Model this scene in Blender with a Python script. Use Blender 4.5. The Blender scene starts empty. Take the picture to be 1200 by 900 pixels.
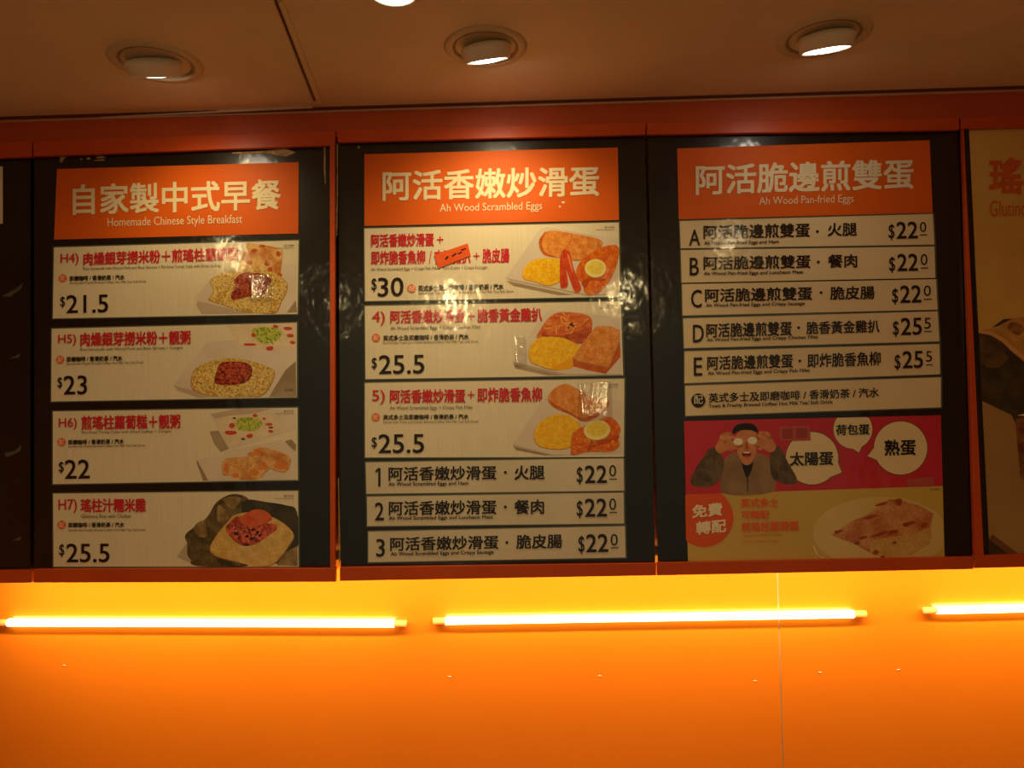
import bpy, math, random
from mathutils import Vector, Matrix

# ------------------------------------------------------------------ camera, world, lights, exposure
scene = bpy.context.scene
COL = scene.collection
CAM = Vector((0.0, 0.0, 1.55))
FPX = 850.0
PITCH, YAW, ROLL = math.radians(1.613), math.radians(-1.416), math.radians(-1.149)
cp, sp, cy_, sy_ = math.cos(PITCH), math.sin(PITCH), math.cos(YAW), math.sin(YAW)
FW = Vector((sy_*cp, cy_*cp, sp)); R0 = Vector((cy_, -sy_, 0)); U0 = R0.cross(FW)
RT = math.cos(ROLL)*R0 + math.sin(ROLL)*U0
UP = -math.sin(ROLL)*R0 + math.cos(ROLL)*U0
cd = bpy.data.cameras.new('camera'); cam = bpy.data.objects.new('camera', cd); COL.objects.link(cam)
cd.sensor_fit = 'HORIZONTAL'; cd.sensor_width = 36.0; cd.lens = FPX/1200*36; cd.clip_start = 0.02
m = Matrix((RT, UP, -FW)).transposed().to_4x4(); m.translation = CAM
cam.matrix_world = m
scene.camera = cam

world = bpy.data.worlds.new('room_ambience'); scene.world = world; world.use_nodes = True
bg = world.node_tree.nodes['Background']
bg.inputs[0].default_value = (1.0, 0.76, 0.46, 1); bg.inputs[1].default_value = 0.16

vs = scene.view_settings
vs.view_transform = 'Standard'; vs.look = 'None'; vs.exposure = 0.2; vs.gamma = 1.0; vs.use_curve_mapping = False

WARM = (1.0, 0.75, 0.33)
SPOT_W = {'left': 3.2, 'centre': 5.5, 'right': 0.3, 'near': 4.0, 'room': 1.0}     # watts of the ceiling spots
COVE_W = 5.6                                                            # hidden strip behind the boards, per metre
BAR_E = 4.5                                                            # tubes standing for the reflected bars

YF = 1.800        # plane of the menu cards
YR = 1.785        # front of the board rails
YW = 2.050        # glossy orange wall panels

def ray(px, py):
    d = FW + RT*((px-600)/FPX) + UP*((450-py)/FPX)
    return d
def at(px, py, Y=YF):                      # pixel -> point on the plane y = Y
    d = ray(px, py); return CAM + d*((Y-CAM.y)/d.y)
def up_at(px, py, Z):                      # pixel -> point on the plane z = Z
    d = ray(px, py); return CAM + d*((Z-CAM.z)/d.z)
ZC = at(600, 124, 1.80).z                  # ceiling height

# ------------------------------------------------------------------ materials
def lin(c):
    return tuple((x/255/12.92 if x/255 <= .04045 else ((x/255+.055)/1.055)**2.4) for x in c) + (1,)
MATS = {}
def film(nt, bsdf, strength, scale=11.0):      # wrinkled clear film over a print: relief of the coat only
    g = nt.nodes.new('ShaderNodeNewGeometry'); n = nt.nodes.new('ShaderNodeTexNoise')
    n.inputs['Scale'].default_value = scale; n.inputs['Detail'].default_value = 3; n.inputs['Roughness'].default_value = .55
    mp = nt.nodes.new('ShaderNodeMapping'); mp.inputs['Scale'].default_value = (1, 1, .8)
    nt.links.new(g.outputs['Position'], mp.inputs[0]); nt.links.new(mp.outputs[0], n.inputs['Vector'])
    b = nt.nodes.new('ShaderNodeBump'); b.inputs['Strength'].default_value = 1; b.inputs['Distance'].default_value = strength
    nt.links.new(n.outputs[0], b.inputs['Height']); nt.links.new(b.outputs[0], bsdf.inputs['Coat Normal'])
def mat(name, a, b=None, scale=40, rough=.5, coat=0.0, coat_rough=.1, wrinkle=.0022, metal=0, spec=.3, emit=None, estr=0,
        stretch=(1, 1, 1), lo=.38, hi=.62, detail=4, distort=0, bump=0, fine=0):
    if name in MATS: return MATS[name]
    m = bpy.data.materials.new(name); m.use_nodes = True; nt = m.node_tree; p = nt.nodes['Principled BSDF']
    p.inputs['Base Color'].default_value = lin(a); p.inputs['Roughness'].default_value = rough
    p.inputs['Metallic'].default_value = metal; p.inputs['Specular IOR Level'].default_value = spec
    if b is not None:
        tc = nt.nodes.new('ShaderNodeNewGeometry'); mp = nt.nodes.new('ShaderNodeMapping'); mp.inputs['Scale'].default_value = stretch
        n = nt.nodes.new('ShaderNodeTexNoise'); n.inputs['Scale'].default_value = scale; n.inputs['Detail'].default_value = detail
        n.inputs['Distortion'].default_value = distort
        r = nt.nodes.new('ShaderNodeValToRGB'); r.color_ramp.elements[0].position = lo; r.color_ramp.elements[1].position = hi
        r.color_ramp.elements[0].color = lin(a); r.color_ramp.elements[1].color = lin(b)
        nt.links.new(tc.outputs['Position'], mp.inputs[0]); nt.links.new(mp.outputs[0], n.inputs['Vector'])
        nt.links.new(n.outputs[0], r.inputs[0]); nt.links.new(r.outputs[0], p.inputs['Base Color'])
        if fine:
            n2 = nt.nodes.new('ShaderNodeTexNoise'); n2.inputs['Scale'].default_value = 320; n2.inputs['Detail'].default_value = 3
            r2 = nt.nodes.new('ShaderNodeValToRGB'); r2.color_ramp.elements[0].position = .36; r2.color_ramp.elements[1].position = .62
            r2.color_ramp.elements[0].color = (.74, .68, .6, 1); r2.color_ramp.elements[1].color = (1.16, 1.15, 1.12, 1)
            mm = nt.nodes.new('ShaderNodeMixRGB'); mm.blend_type = 'MULTIPLY'; mm.inputs[0].default_value = fine
            nt.links.new(mp.outputs[0], n2.inputs['Vector']); nt.links.new(n2.outputs[0], r2.inputs[0])
            nt.links.new(r.outputs[0], mm.inputs[1]); nt.links.new(r2.outputs[0], mm.inputs[2]); nt.links.new(mm.outputs[0], p.inputs['Base Color'])
        if bump:
            bb = nt.nodes.new('ShaderNodeBump'); bb.inputs['Distance'].default_value = bump
            nt.links.new(n.outputs[0], bb.inputs['Height']); nt.links.new(bb.outputs[0], p.inputs['Normal'])
    if coat:
        p.inputs['Coat Weight'].default_value = coat; p.inputs['Coat Roughness'].default_value = coat_rough
        film(nt, p, wrinkle)
    if emit: 
        p.inputs['Emission Color'].default_value = (*emit, 1); p.inputs['Emission Strength'].default_value = estr
    MATS[name] = m; return m
def pmat(name, a, b=None, scale=90, **k):       # ink printed on a card in a clear sleeve
    k.setdefault('rough', .6); k.setdefault('coat', 1.0); k.setdefault('coat_rough', .12); k.setdefault('spec', .1)
    return mat(name, a, b, scale, **k)

M_CEIL = mat('ceiling_paint', (224, 206, 168), (230, 212, 174), scale=5, rough=.7)
M_GROOVE = mat('shadow_groove', (112, 72, 46), rough=.8)
M_BEAD = mat('bead_paint', (205, 150, 110), rough=.5)
M_FASCIA = mat('fascia_enamel', (196, 84, 36), (188, 78, 32), scale=3, rough=.38, spec=.4)
M_RAIL = mat('rail_enamel', (206, 82, 26), (198, 76, 24), scale=6, rough=.32, spec=.4)
M_BLACK = mat('black_acrylic', (4, 6, 5), (9, 12, 9), scale=6, rough=.35, coat=1, coat_rough=.11, wrinkle=.0028)
M_CABINET = mat('cabinet_sheet', (120, 50, 22), rough=.6)
M_PAPER = pmat('white_card', (228, 217, 188), (236, 225, 198), scale=400, stretch=(1, 1, .02))
M_CREAM = pmat('cream_card', (228, 208, 160), (236, 216, 170), scale=8)
M_ORANGE = pmat('orange_card', (218, 96, 22), (224, 101, 25), scale=6, coat=.15, coat_rough=.45)
M_SILVER = pmat('strip_card', (214, 204, 178), (222, 212, 188), scale=6)
M_TAN = pmat('tan_card', (224, 204, 160), (230, 212, 170), scale=6)
M_RED = pmat('red_ink', (204, 40, 50))
M_BLK = pmat('black_ink', (34, 22, 18))
M_WHT = pmat('cream_ink', (245, 232, 200))
M_WHTM = pmat('cream_matte_ink', (234, 220, 186), coat=.15, coat_rough=.45)
M_GREY = pmat('grey_ink', (96, 80, 62))
M_OINK = pmat('orange_ink', (232, 96, 36))
M_SLEEVE = mat('sleeve_plastic', (84, 92, 78), rough=.2, coat=1, coat_rough=.06, wrinkle=.003)

# ------------------------------------------------------------------ helpers
ORG = {}
def link(name, verts, faces, m, parent=None, smooth=False, origin=None):
    if origin is None:
        if parent is not None and len(verts) == 0: origin = ORG[parent.name]
        else:
            n = len(verts); origin = Vector((sum(v[0] for v in verts)/n, sum(v[1] for v in verts)/n, sum(v[2] for v in verts)/n))
    me = bpy.data.meshes.new(name)
    me.from_pydata([(v[0]-origin[0], v[1]-origin[1], v[2]-origin[2]) for v in verts], [], faces); me.update()
    if m is not None: me.materials.append(m)
    if smooth:
        for p in me.polygons: p.use_smooth = True
    o = bpy.data.objects.new(name, me); COL.objects.link(o)
    ORG[o.name] = Vector(origin)
    if parent is not None:
        o.parent = parent; o.location = Vector(origin) - ORG[parent.name]
    else: o.location = origin
    return o
def tag(o, label=None, cat=None, group=None, kind=None):
    if label: o['label'] = label
    if cat: o['category'] = cat
    if group: o['group'] = group
    if kind: o['kind'] = kind
    return o
def empty(name, loc, label, cat, group=None):
    o = bpy.data.objects.new(name, None); COL.objects.link(o); o.location = loc; o.empty_display_size = .05
    ORG[o.name] = Vector(loc); return tag(o, label, cat, group)
def slab_vf(pts, Y, th):                   # polygon on y=Y (towards the viewer), th deep away from the viewer
    n = len(pts); V = [(p[0], Y, p[2]) for p in pts] + [(p[0], Y+th, p[2]) for p in pts]
    F = [tuple(range(n)), tuple(range(2*n-1, n-1, -1))]
    F += [(i, i+n, (i+1) % n + n, (i+1) % n) for i in range(n)]
    return V, F
def slab(name, px, Y, th, m, parent=None, bevel=0):
    pts = [at(x, y, Y) for x, y in px]; V, F = slab_vf(pts, Y, th)
    o = link(name, V, F, m, parent)
    if bevel:
        b = o.modifiers.new('bevel', 'BEVEL'); b.width = bevel; b.segments = 2
    return o
def box(name, a, b, m, parent=None, bevel=0):
    (x0, y0, z0), (x1, y1, z1) = a, b
    V, F = slab_vf([(x0, 0, z1), (x1, 0, z1), (x1, 0, z0), (x0, 0, z0)], y0, y1-y0)
    o = link(name, V, F, m, parent)
    if bevel:
        q = o.modifiers.new('bevel', 'BEVEL'); q.width = bevel; q.segments = 2
    return o
def lathe(name, prof, m, parent, M4, n=40, smooth=True):
    V = []; F = []
    for r, z in prof:
        for k in range(n):
            a = 2*math.pi*k/n; V.append(M4 @ Vector((r*math.cos(a), r*math.sin(a), z)))
    for i in range(len(prof)-1):
        for k in range(n):
            k2 = (k+1) % n; F.append((i*n+k, i*n+k2, (i+1)*n+k2, (i+1)*n+k))
    return link(name, V, F, m, parent, smooth, origin=M4.translation)

TXT = {}
def glyphs(body):
    if body in TXT: return TXT[body]
    c = bpy.data.curves.new('lettering', 'FONT'); c.body = body; c.resolution_u = 3; c.fill_mode = 'FRONT'
    o = bpy.data.objects.new('lettering', c); COL.objects.link(o)
    dg = bpy.context.evaluated_depsgraph_get(); me = bpy.data.meshes.new_from_object(o.evaluated_get(dg))
    vs_ = [(v.co.x, v.co.y) for v in me.vertices]; fs = [tuple(p.vertices) for p in me.polygons]
    bpy.data.objects.remove(o); bpy.data.curves.remove(c); bpy.data.meshes.remove(me)
    x0 = min(v[0] for v in vs_); x1 = max(v[0] for v in vs_); y0 = min(v[1] for v in vs_); y1 = max(v[1] for v in vs_)
    TXT[body] = ([((x-x0)/(x1-x0), (y-y0)/(y1-y0)) for x, y in vs_], fs, x1-x0, y1-y0)
    return TXT[body]

class Card:
    """a flat printed piece; px corners TL,TR,BR,BL; prints are laid on its front face layer by layer"""
    def __init__(s, name, px, m, label, cat, group=None, Y=YF, th=.0012, rim=False):
        s.Y = Y; s.px = px; s.L = 0; s.ink = {}
        s.o = slab(name, px, Y, th, m); tag(s.o, label, cat, group)
        s.slope = ((px[1][1]-px[0][1])/(px[1][0]-px[0][0]) + (px[2][1]-px[3][1])/(px[2][0]-px[3][0]))/2
        s.sub = None
        if rim:
            c = [(px[0][0]-1.2, px[0][1]-1.2), (px[1][0]+1.8, px[1][1]-1.2), (px[2][0]+1.8, px[2][1]+1.3), (px[3][0]-1.2, px[3][1]+1.3)]
            i_ = [at(x, y, Y) for x, y in px]; o_ = [at(x, y, Y) for x, y in c]
            V = [(p.x, Y-.0006, p.z) for p in o_+i_] + [(p.x, Y+.0006, p.z) for p in o_+i_]; F = []
            for k in range(4):
                j = (k+1) % 4; F += [(k, j, 4+j, 4+k), (8+k, 12+k, 12+j, 8+j), (k, 8+k, 8+j, j), (4+k, 4+j, 12+j, 12+k)]
            tag(link('sleeve_edge', V, F, M_SLEEVE, s.o), 'clear plastic edge of the sleeve')
    def text(s, body, x0, x1, yt, yb, m=M_BLK, name='lettering', w=0.0, slope=None):
        g, fs, gw, gh = glyphs(body); sl = s.slope if slope is None else slope
        rx = w*gh/gw*((x1-x0) and 1); ry = w
        offs = [(0, 0)] if w == 0 else [(-rx, -ry), (rx, -ry), (-rx, ry), (rx, ry), (0, 0)]
        V, F = s.ink.setdefault((name, m.name), ([], []))
        for k, (ox, oy) in enumerate(offs):
            b = len(V)
            for u, v in g:
                u = (u+ox)/(1+2*rx)+rx*.9 if w else u; v = (v+oy)/(1+2*ry)+ry*.9 if w else v
                x = x0+(x1-x0)*u; y = yb-(yb-yt)*v+sl*(x-x0)
                p = at(x, y, s.Y-.0016-.000004*k); V.append(tuple(p))
            F += [tuple(i+b for i in f) for f in fs]
    def shape(s, name, pts, m, parent=None, lift=0.0, th=.00002):      # a printed patch
        s.L += 1
        return slab(name, pts, s.Y-.0002-.00003*s.L-lift, th, m, parent or s.o)
    def dot(s, x, y, r, m=M_BLK, name='lettering'):
        V, F = s.ink.setdefault((name, m.name), ([], [])); b = len(V)
        for k in range(16):
            a = 2*math.pi*k/16; V.append(tuple(at(x+r*math.cos(a), y+r*math.sin(a), s.Y-.0015)))
        F.append(tuple(range(b, b+16)))
    def bar(s, x0, x1, y0, y1, m=M_BLK, name='lettering'):
        V, F = s.ink.setdefault((name, m.name), ([], [])); b = len(V); d = s.slope*(x1-x0)
        V += [tuple(at(*q, s.Y-.0015)) for q in ((x0, y0), (x1, y0+d), (x1, y1+d), (x0, y1))]; F.append((b, b+1, b+2, b+3))
    def done(s):
        for (name, mn), (V, F) in s.ink.items():
            tag(link(name, V, F, MATS[mn], s.o), {'red_ink': 'red lettering', 'black_ink': 'black lettering', 'cream_ink': 'cream lettering',
                'grey_ink': 'small grey lettering', 'orange_ink': 'orange lettering'}.get(mn), kind='stuff')
        return s.o

def curve(pts, n=5):                       # closed Catmull-Rom through the points
    out = []; N = len(pts)
    for i in range(N):
        p0, p1, p2, p3 = pts[i-1], pts[i], pts[(i+1) % N], pts[(i+2) % N]
        for k in range(n):
            t = k/n
            out.append(tuple(.5*((2*p1[c]) + (-p0[c]+p2[c])*t + (2*p0[c]-5*p1[c]+4*p2[c]-p3[c])*t*t + (-p0[c]+3*p1[c]-3*p2[c]+p3[c])*t**3) for c in (0, 1)))
    return out
def oval(cx, cy, rx, ry, n=28, rot=0.0, jit=0.0, seed=1):
    rn = random.Random(seed); o = []
    for k in range(n):
        a = 2*math.pi*k/n; q = 1+rn.uniform(-jit, jit); x = rx*q*math.cos(a); y = ry*q*math.sin(a)
        o.append((cx+x*math.cos(rot)-y*math.sin(rot), cy+x*math.sin(rot)+y*math.cos(rot)))
    return o
M_FILM = bpy.data.materials.new('clear_film'); M_FILM.use_nodes = True
nt = M_FILM.node_tree; nt.nodes.clear(); ou = nt.nodes.new('ShaderNodeOutputMaterial'); mx = nt.nodes.new('ShaderNodeMixShader'); tr = nt.nodes.new('ShaderNodeBsdfTransparent')
gl = nt.nodes.new('ShaderNodeBsdfGlossy'); gl.inputs['Roughness'].default_value = .1; mx.inputs[0].default_value = .2
ns = nt.nodes.new('ShaderNodeTexNoise'); ns.inputs['Scale'].default_value = 70; ns.inputs['Detail'].default_value = 4; ns.inputs['Distortion'].default_value = 1.5
gm = nt.nodes.new('ShaderNodeNewGeometry'); bp = nt.nodes.new('ShaderNodeBump'); bp.inputs['Distance'].default_value = .0005
for a, b in ((gm.outputs['Position'], ns.inputs['Vector']), (ns.outputs[0], bp.inputs['Height']), (bp.outputs[0], gl.inputs['Normal']), (tr.outputs[0], mx.inputs[1]), (gl.outputs[0], mx.inputs[2]), (mx.outputs[0], ou.inputs[0])): nt.links.new(a, b)
def bulge(card, cx, cy, rx, ry, sl):             # the clear sleeve standing off the print, tilted a little upwards
    c = at(cx, cy, card.Y); sx = rx/FPX*1.8; sz = ry/FPX*1.8; N = 24; V = []; F = []
    ss = lambda t: (lambda q: q*q*(3-2*q))(max(0, min(1, t)))
    for i in range(N+1):
        for k in range(N+1):
            u, v = k/N, i/N; w = ss(u/.22)*ss((1-u)/.22)*ss((1-v)/.14)
            V.append((c.x+sx*(2*u-1)*(.8+.2*w), card.Y-.0022-sl*2*sz*v*w, c.z+sz*(1-2*v)))
    for i in range(N):
        for k in range(N):
            a = i*(N+1)+k; F.append((a, a+1, a+N+2, a+N+1))
    tag(link('sleeve_blister', V, F, M_FILM, card.o, True), 'glinting bulge of the clear sleeve')
class Pic:
    """a food picture printed on a card, drawn in the coordinates of an enlarged crop: origin and scale"""
    def __init__(s, card, ox, oy, sc, base, m):
        s.c = card; s.ox, s.oy, s.sc = ox, oy, sc
        s.root = card.shape('food_picture', s.t(base), m)
    def t(s, pts): return [(s.ox+x/s.sc, s.oy+y/s.sc) for x, y in pts]
    def add(s, name, pts, m, smooth=True, label=None):
        if name in ('toast', 'fried_fish', 'scrambled_egg', 'sausage', 'chicken_fillet', 'turnip_cake', 'noodles', 'lemon_slice', 'rice'):
            n = len(pts); mx_, my_ = sum(q[0] for q in pts)/n, sum(q[1] for q in pts)/n; g = 1.02
            lim = lambda q: (min(q[0], (s.c.px[1][0]-s.ox-1)*s.sc), min(q[1], (min(s.c.px[2][1], s.c.px[3][1])-s.oy-1)*s.sc))
            e = [lim((mx_+(q[0]-mx_)*g, my_+(q[1]-my_)*g+5)) for q in pts]
            s.c.shape('dark_outline', s.t(curve(e) if smooth else e), pmat('food_outline_ink', (176, 122, 72), (192, 140, 90), scale=50), s.root)
        o = s.c.shape(name, s.t(curve(pts) if smooth else pts), m, s.root)
        if label: o['label'] = label
        return o
    def many(s, name, cx, cy, rx, ry, n, m, seed=3, r=(10, 22), asp=.5):  # scatter of crumbs / strands joined as one printed part
        rn = random.Random(seed); s.c.L += 1; Y = s.c.Y-.0002-.00003*s.c.L; V = []; F = []
        for _ in range(n):
            a = rn.uniform(0, 6.283); q = math.sqrt(rn.random()); x = cx+rx*q*math.cos(a); y = cy+ry*q*math.sin(a)
            rr = rn.uniform(*r); b = len(V)
            for px, py in s.t(oval(x, y, rr, rr*asp, 8, rn.uniform(0, 3.14), .25, rn.random())): V.append(tuple(at(px, py, Y)))
            F.append(tuple(range(b, b+8)))
        return tag(link(name, V, F, m, s.root), kind='stuff')

# food inks
F_PLATE = pmat('plate_ink', (220, 206, 186), (228, 214, 196), scale=12)
F_PLATE2 = pmat('plate_rim_ink', (196, 178, 156))
F_SHADE = pmat('plate_underside_ink', (150, 130, 105), (176, 156, 128), scale=10)
F_EGG = pmat('egg_ink', (250, 184, 10), (255, 214, 50), scale=90, fine=0.45)
F_EGGD = pmat('egg_fold_ink', (244, 172, 12))
F_TOAST = pmat('toast_ink', (224, 130, 48), (240, 168, 84), scale=60, fine=0.7)
F_TOASTD = pmat('toast_crust_ink', (190, 88, 26), (210, 104, 34), scale=60, fine=0.6)
F_SAUS = pmat('sausage_ink', (206, 60, 22), (224, 88, 40), scale=60, fine=0.3)
F_SAUSL = pmat('sausage_shine_ink', (240, 140, 100))
F_FISH = pmat('fried_fish_ink', (222, 96, 10), (240, 132, 30), scale=70, fine=0.9)
F_FISHD = pmat('fried_fish_dark_ink', (196, 78, 10))
F_LEM = pmat('lemon_flesh_ink', (238, 206, 60), (250, 226, 100), scale=120)
F_LEMR = pmat('lemon_rind_ink', (250, 236, 150))
F_CHICK = pmat('chicken_ink', (206, 90, 36), (236, 138, 62), scale=45, stretch=(1, 1, 2), fine=0.9)
F_CHICKD = pmat('chicken_dark_ink', (170, 62, 28), (206, 100, 50), scale=90, fine=0.9)
F_NOOD = pmat('noodle_ink', (190, 142, 50), (240, 214, 128), scale=75, distort=2.5, lo=.4, hi=.56, fine=0.8)
F_STR = pmat('noodle_strand_ink', (246, 228, 160))
F_STRD = pmat('noodle_strand_dark_ink', (188, 136, 42))
F_MEAT = pmat('minced_meat_ink', (112, 34, 22), (190, 76, 50), scale=130, lo=.42, hi=.58, fine=0.9)
F_MEATL = pmat('minced_meat_light_ink', (206, 96, 70))
F_CAKE = pmat('turnip_cake_ink', (206, 128, 60), (240, 196, 124), scale=32, fine=0.7)
F_CAKED = pmat('turnip_cake_fried_ink', (180, 76, 26), (208, 104, 44), scale=60, fine=0.7)
F_CONG = pmat('congee_ink', (226, 206, 170), (236, 218, 190), scale=30, fine=0.35)
F_GREEN = pmat('spring_onion_ink', (120, 150, 20), (196, 208, 80), scale=130, fine=0.8)
F_CRIM = pmat('red_garnish_ink', (206, 70, 50))
F_DKG = pmat('dark_garnish_ink', (80, 84, 40))
F_LEAF = pmat('lotus_leaf_ink', (66, 60, 40), (120, 104, 70), scale=22, distort=1, fine=0.8)
F_LEAFL = pmat('lotus_leaf_light_ink', (170, 148, 100), (130, 108, 70), scale=30, fine=0.8)
F_LEAFD = pmat('lotus_leaf_dark_ink', (50, 46, 34), (74, 66, 48), scale=20, fine=0.8)
F_RICE = pmat('rice_ink', (214, 176, 96), (232, 200, 126), scale=50, fine=0.7)
F_HAM = pmat('chicken_slice_ink', (214, 84, 44), (226, 110, 66), scale=30, fine=0.5)
F_HAMD = pmat('chicken_topping_ink', (140, 44, 28), (216, 96, 66), scale=75)
F_SKIN = pmat('skin_ink', (206, 130, 80), (216, 144, 94), scale=30)
F_HAIR = pmat('hair_ink', (22, 18, 16)); F_JACK = pmat('jacket_ink', (74, 58, 44), (110, 90, 66), scale=26, distort=1.2, fine=0.6)
F_VEST = pmat('vest_ink', (136, 106, 74), (156, 124, 88), scale=20, fine=0.3); F_MOUTH = pmat('mouth_ink', (110, 30, 24))
F_EWH = pmat('boiled_egg_ink', (246, 236, 214))
F_PRED = pmat('crimson_poster_ink', (196, 42, 60), (204, 48, 64), scale=5)
F_PATCH = pmat('faded_patch_ink', (186, 84, 74)); F_PATCH2 = pmat('faded_letter_ink', (160, 58, 52))
F_YEL = pmat('yellow_poster_ink', (206, 172, 84), (214, 180, 92), scale=3)

# ------------------------------------------------------------------ the setting
wall = box('wall_back', (-2.6, YW+.012, 0.0), (2.8, YW+.10, ZC+.02), mat('wall_backing', (236, 190, 120), rough=.7)); tag(wall, kind='structure')
xs = (at(911.5, 675, YW).x + at(918, 895, YW).x)/2
M_PANEL = mat('orange_glass', (250, 131, 22), (248, 128, 20), scale=2, rough=.25, coat=1, coat_rough=.07, wrinkle=.0)
ZP = 1.30
box('glass_panel', (-2.6, YW, .05), (xs-.0022, YW+.01, ZP), M_PANEL, wall, .0006)
box('seam_strip', (xs-.01, YW+.003, .05), (xs+.01, YW+.011, ZP), mat('seam_filler', (210, 180, 120), rough=.6), wall)
box('glass_panel', (xs+.0022, YW, .05), (2.8, YW+.01, ZP), M_PANEL, wall, .0006)
tag(box('floor', (-2.6, -2.6, -.05), (2.8, YW+.1, 0), mat('floor_tile', (120, 88, 62), (134, 98, 70), scale=4, rough=.4)), kind='structure')
for nm, x0 in (('wall_left', -2.7), ('wall_right', 2.8)):
    tag(box(nm, (x0, -2.6, 0), (x0+.1, YW+.1, ZC+.02), mat('side_wall_paint', (210, 150, 96), rough=.7)), kind='structure')
for x, y in ((527, 793), (703, 792), (885, 798), (961, 788), (1053, 785), (75, 780)):  # pale patches painted in for glints reflected by the glossy panels
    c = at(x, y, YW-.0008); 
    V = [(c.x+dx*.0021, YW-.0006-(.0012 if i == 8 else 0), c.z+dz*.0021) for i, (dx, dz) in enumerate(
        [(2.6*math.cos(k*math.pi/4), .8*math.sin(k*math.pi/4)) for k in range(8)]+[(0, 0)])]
    tag(link('painted_glint', V, [(k, (k+1) % 8, 8) for k in range(8)], mat('glint_paint', (255, 222, 170), rough=.1, coat=1, wrinkle=0), wall), 'tiny painted glint standing for a reflection')

ceil = box('ceiling', (-2.6, -2.6, ZC), (2.8, 1.772, ZC+.05), M_CEIL); tag(ceil, kind='structure')
pl = [up_at(x, y, ZC-.006) for x, y in ((364, 118), (318, 0), (120, -520), (-1500, -420), (-300, 141))]
V = [(p.x, p.y, ZC-.006) for p in pl] + [(p.x, p.y, ZC+.001) for p in pl]; n = len(pl)
acc = link('access_panel', V, [tuple(range(n)), tuple(range(2*n-1, n-1, -1))]+[(i, (i+1) % n, (i+1) % n+n, i+n) for i in range(n)], M_CEIL, ceil)
bv = acc.modifiers.new('bevel', 'BEVEL'); bv.width = .004; bv.segments = 2
def cstrip(name, a, b, w, dz, m, parent):        # thin strip on the ceiling from pixel a to pixel b
    p = up_at(*a, ZC); q = up_at(*b, ZC); d = (q-p).normalized(); nn = Vector((-d.y, d.x, 0))*w/2
    c = [p+nn, q+nn, q-nn, p-nn]
    V = [(v.x, v.y, ZC-dz) for v in c]+[(v.x, v.y, ZC+.001) for v in c]
    return link(name, V, [(0, 1, 2, 3), (7, 6, 5, 4), (0, 4, 5, 1), (1, 5, 6, 2), (2, 6, 7, 3), (3, 7, 4, 0)], m, parent)
cstrip('panel_joint', (369, 118), (323, 0), .004, .0012, M_GROOVE, ceil)
cstrip('edge_bead', (375, 119), (329, 0), .008, .005, M_CEIL, ceil)
cstrip('edge_bead', (-10, 143), (366, 124), .006, .005, M_CEIL, ceil)
tag(box('trim_1', (-2.6, 1.772, ZC-.002), (2.8, YW+.1, ZC+.05), M_GROOVE), kind='structure')           # shade of the gap put in as a dark-coloured strip
zf = at(600, 124, 1.788).z
tag(box('trim_2', (-2.6, 1.786, zf-.003), (2.8, 1.80, zf+.003), M_BEAD, None, .001), kind='structure')      # light bead over the fascia
zj = at(395, 152, 1.792).z; 
tag(box('trim_3', (-2.6, 1.792, min(zj, at(1130,137,1.792).z)-.004), (2.8, 1.86, zf-.003), M_FASCIA), kind='structure')

# ------------------------------------------------------------------ downlights
M_RING = mat('ring_paint', (206, 190, 152), rough=.4); M_CUP = mat('cup_metal', (170, 150, 116), rough=.5)
M_HOUS = mat('housing_metal', (232, 224, 200), rough=.45, spec=.4)
M_LAMP = mat('lamp_glass', (255, 240, 220), emit=(1.0, .9, .74), estr=14)
M_LAMP1 = mat('lamp_glass_dim', (255, 240, 220), emit=(1.0, .9, .74), estr=5)
def downlight(c, R, tilt, label, watts, twist=0.0, lamp=M_LAMP, group='recessed ceiling downlights', drop=.031, size=2.3, aim=.5):
    e = empty('downlight', c, label, 'ceiling light', group)
    T = Matrix.Translation(c)
    lathe('trim_ring', [(R*.76, .004), (R*.78, -.003), (R*.84, -.005), (R*.94, -.004), (R, 0), (R, .003)], M_RING, e, T)
    lathe('inner_cup', [(R*.76, -.003), (R*.70, .002), (R*.68, .004)], M_CUP, e, T)
    A = T @ Matrix.Translation((0, -.15*R, 0)) @ Matrix.Rotation(twist, 4, 'Z') @ Matrix.Rotation(tilt, 4, 'X')
    r = R*.56
    lathe('lamp_housing', [(.0001, .004), (r*.6, .003), (r*.95, -.002), (r*1.08, -.009), (r*1.06, -.014), (r*.98, -drop), (r*.9, -drop-.003), (r*.86, -drop+.001)], M_HOUS, e, A)
    B = A @ Matrix.Translation((0, 0, -drop))
    lathe('lamp', [(r*.86, .0005), (r*.6, -.003), (r*.3, -.005), (0.0001, -.0055)], lamp, e, B)
    ld = bpy.data.lights.new('spot_lamp', 'SPOT'); ld.energy = watts; ld.color = WARM; ld.spot_size = size; ld.spot_blend = .9
    ld.shadow_soft_size = .03
    lo = bpy.data.objects.new('spot_lamp', ld); COL.objects.link(lo); lo.parent = e
    lo.location = (A.to_3x3() @ Vector((0, 0, -drop-.04))); lo.rotation_euler = (aim, 0, 0)
    return e
def dl(px, py, wpx, tilt, *a, **k):
    c = up_at(px, py, ZC-(.0065 if px < 300 else .0005)); d = (c-CAM).dot(FW); return downlight(c, wpx/2*d/FPX, tilt, *a, **k)
dl(183, 73, 104, math.radians(27), 'round downlight with no visible glow, above the leftmost orange header', SPOT_W['left'], lamp=M_LAMP1, twist=.05)
dl(569, 55, 98, math.radians(22), 'round downlight with thin bright sliver, above the middle menu board', SPOT_W['centre'], twist=-.3)
dl(965, 43, 106, math.radians(17), 'round downlight with wide white glow, above the dim right menu board', SPOT_W['right'], twist=-.3)
dl(462, -24, 104, math.radians(2), 'ceiling downlight cut off by the top edge of the picture', SPOT_W['near'], aim=.1)
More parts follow.
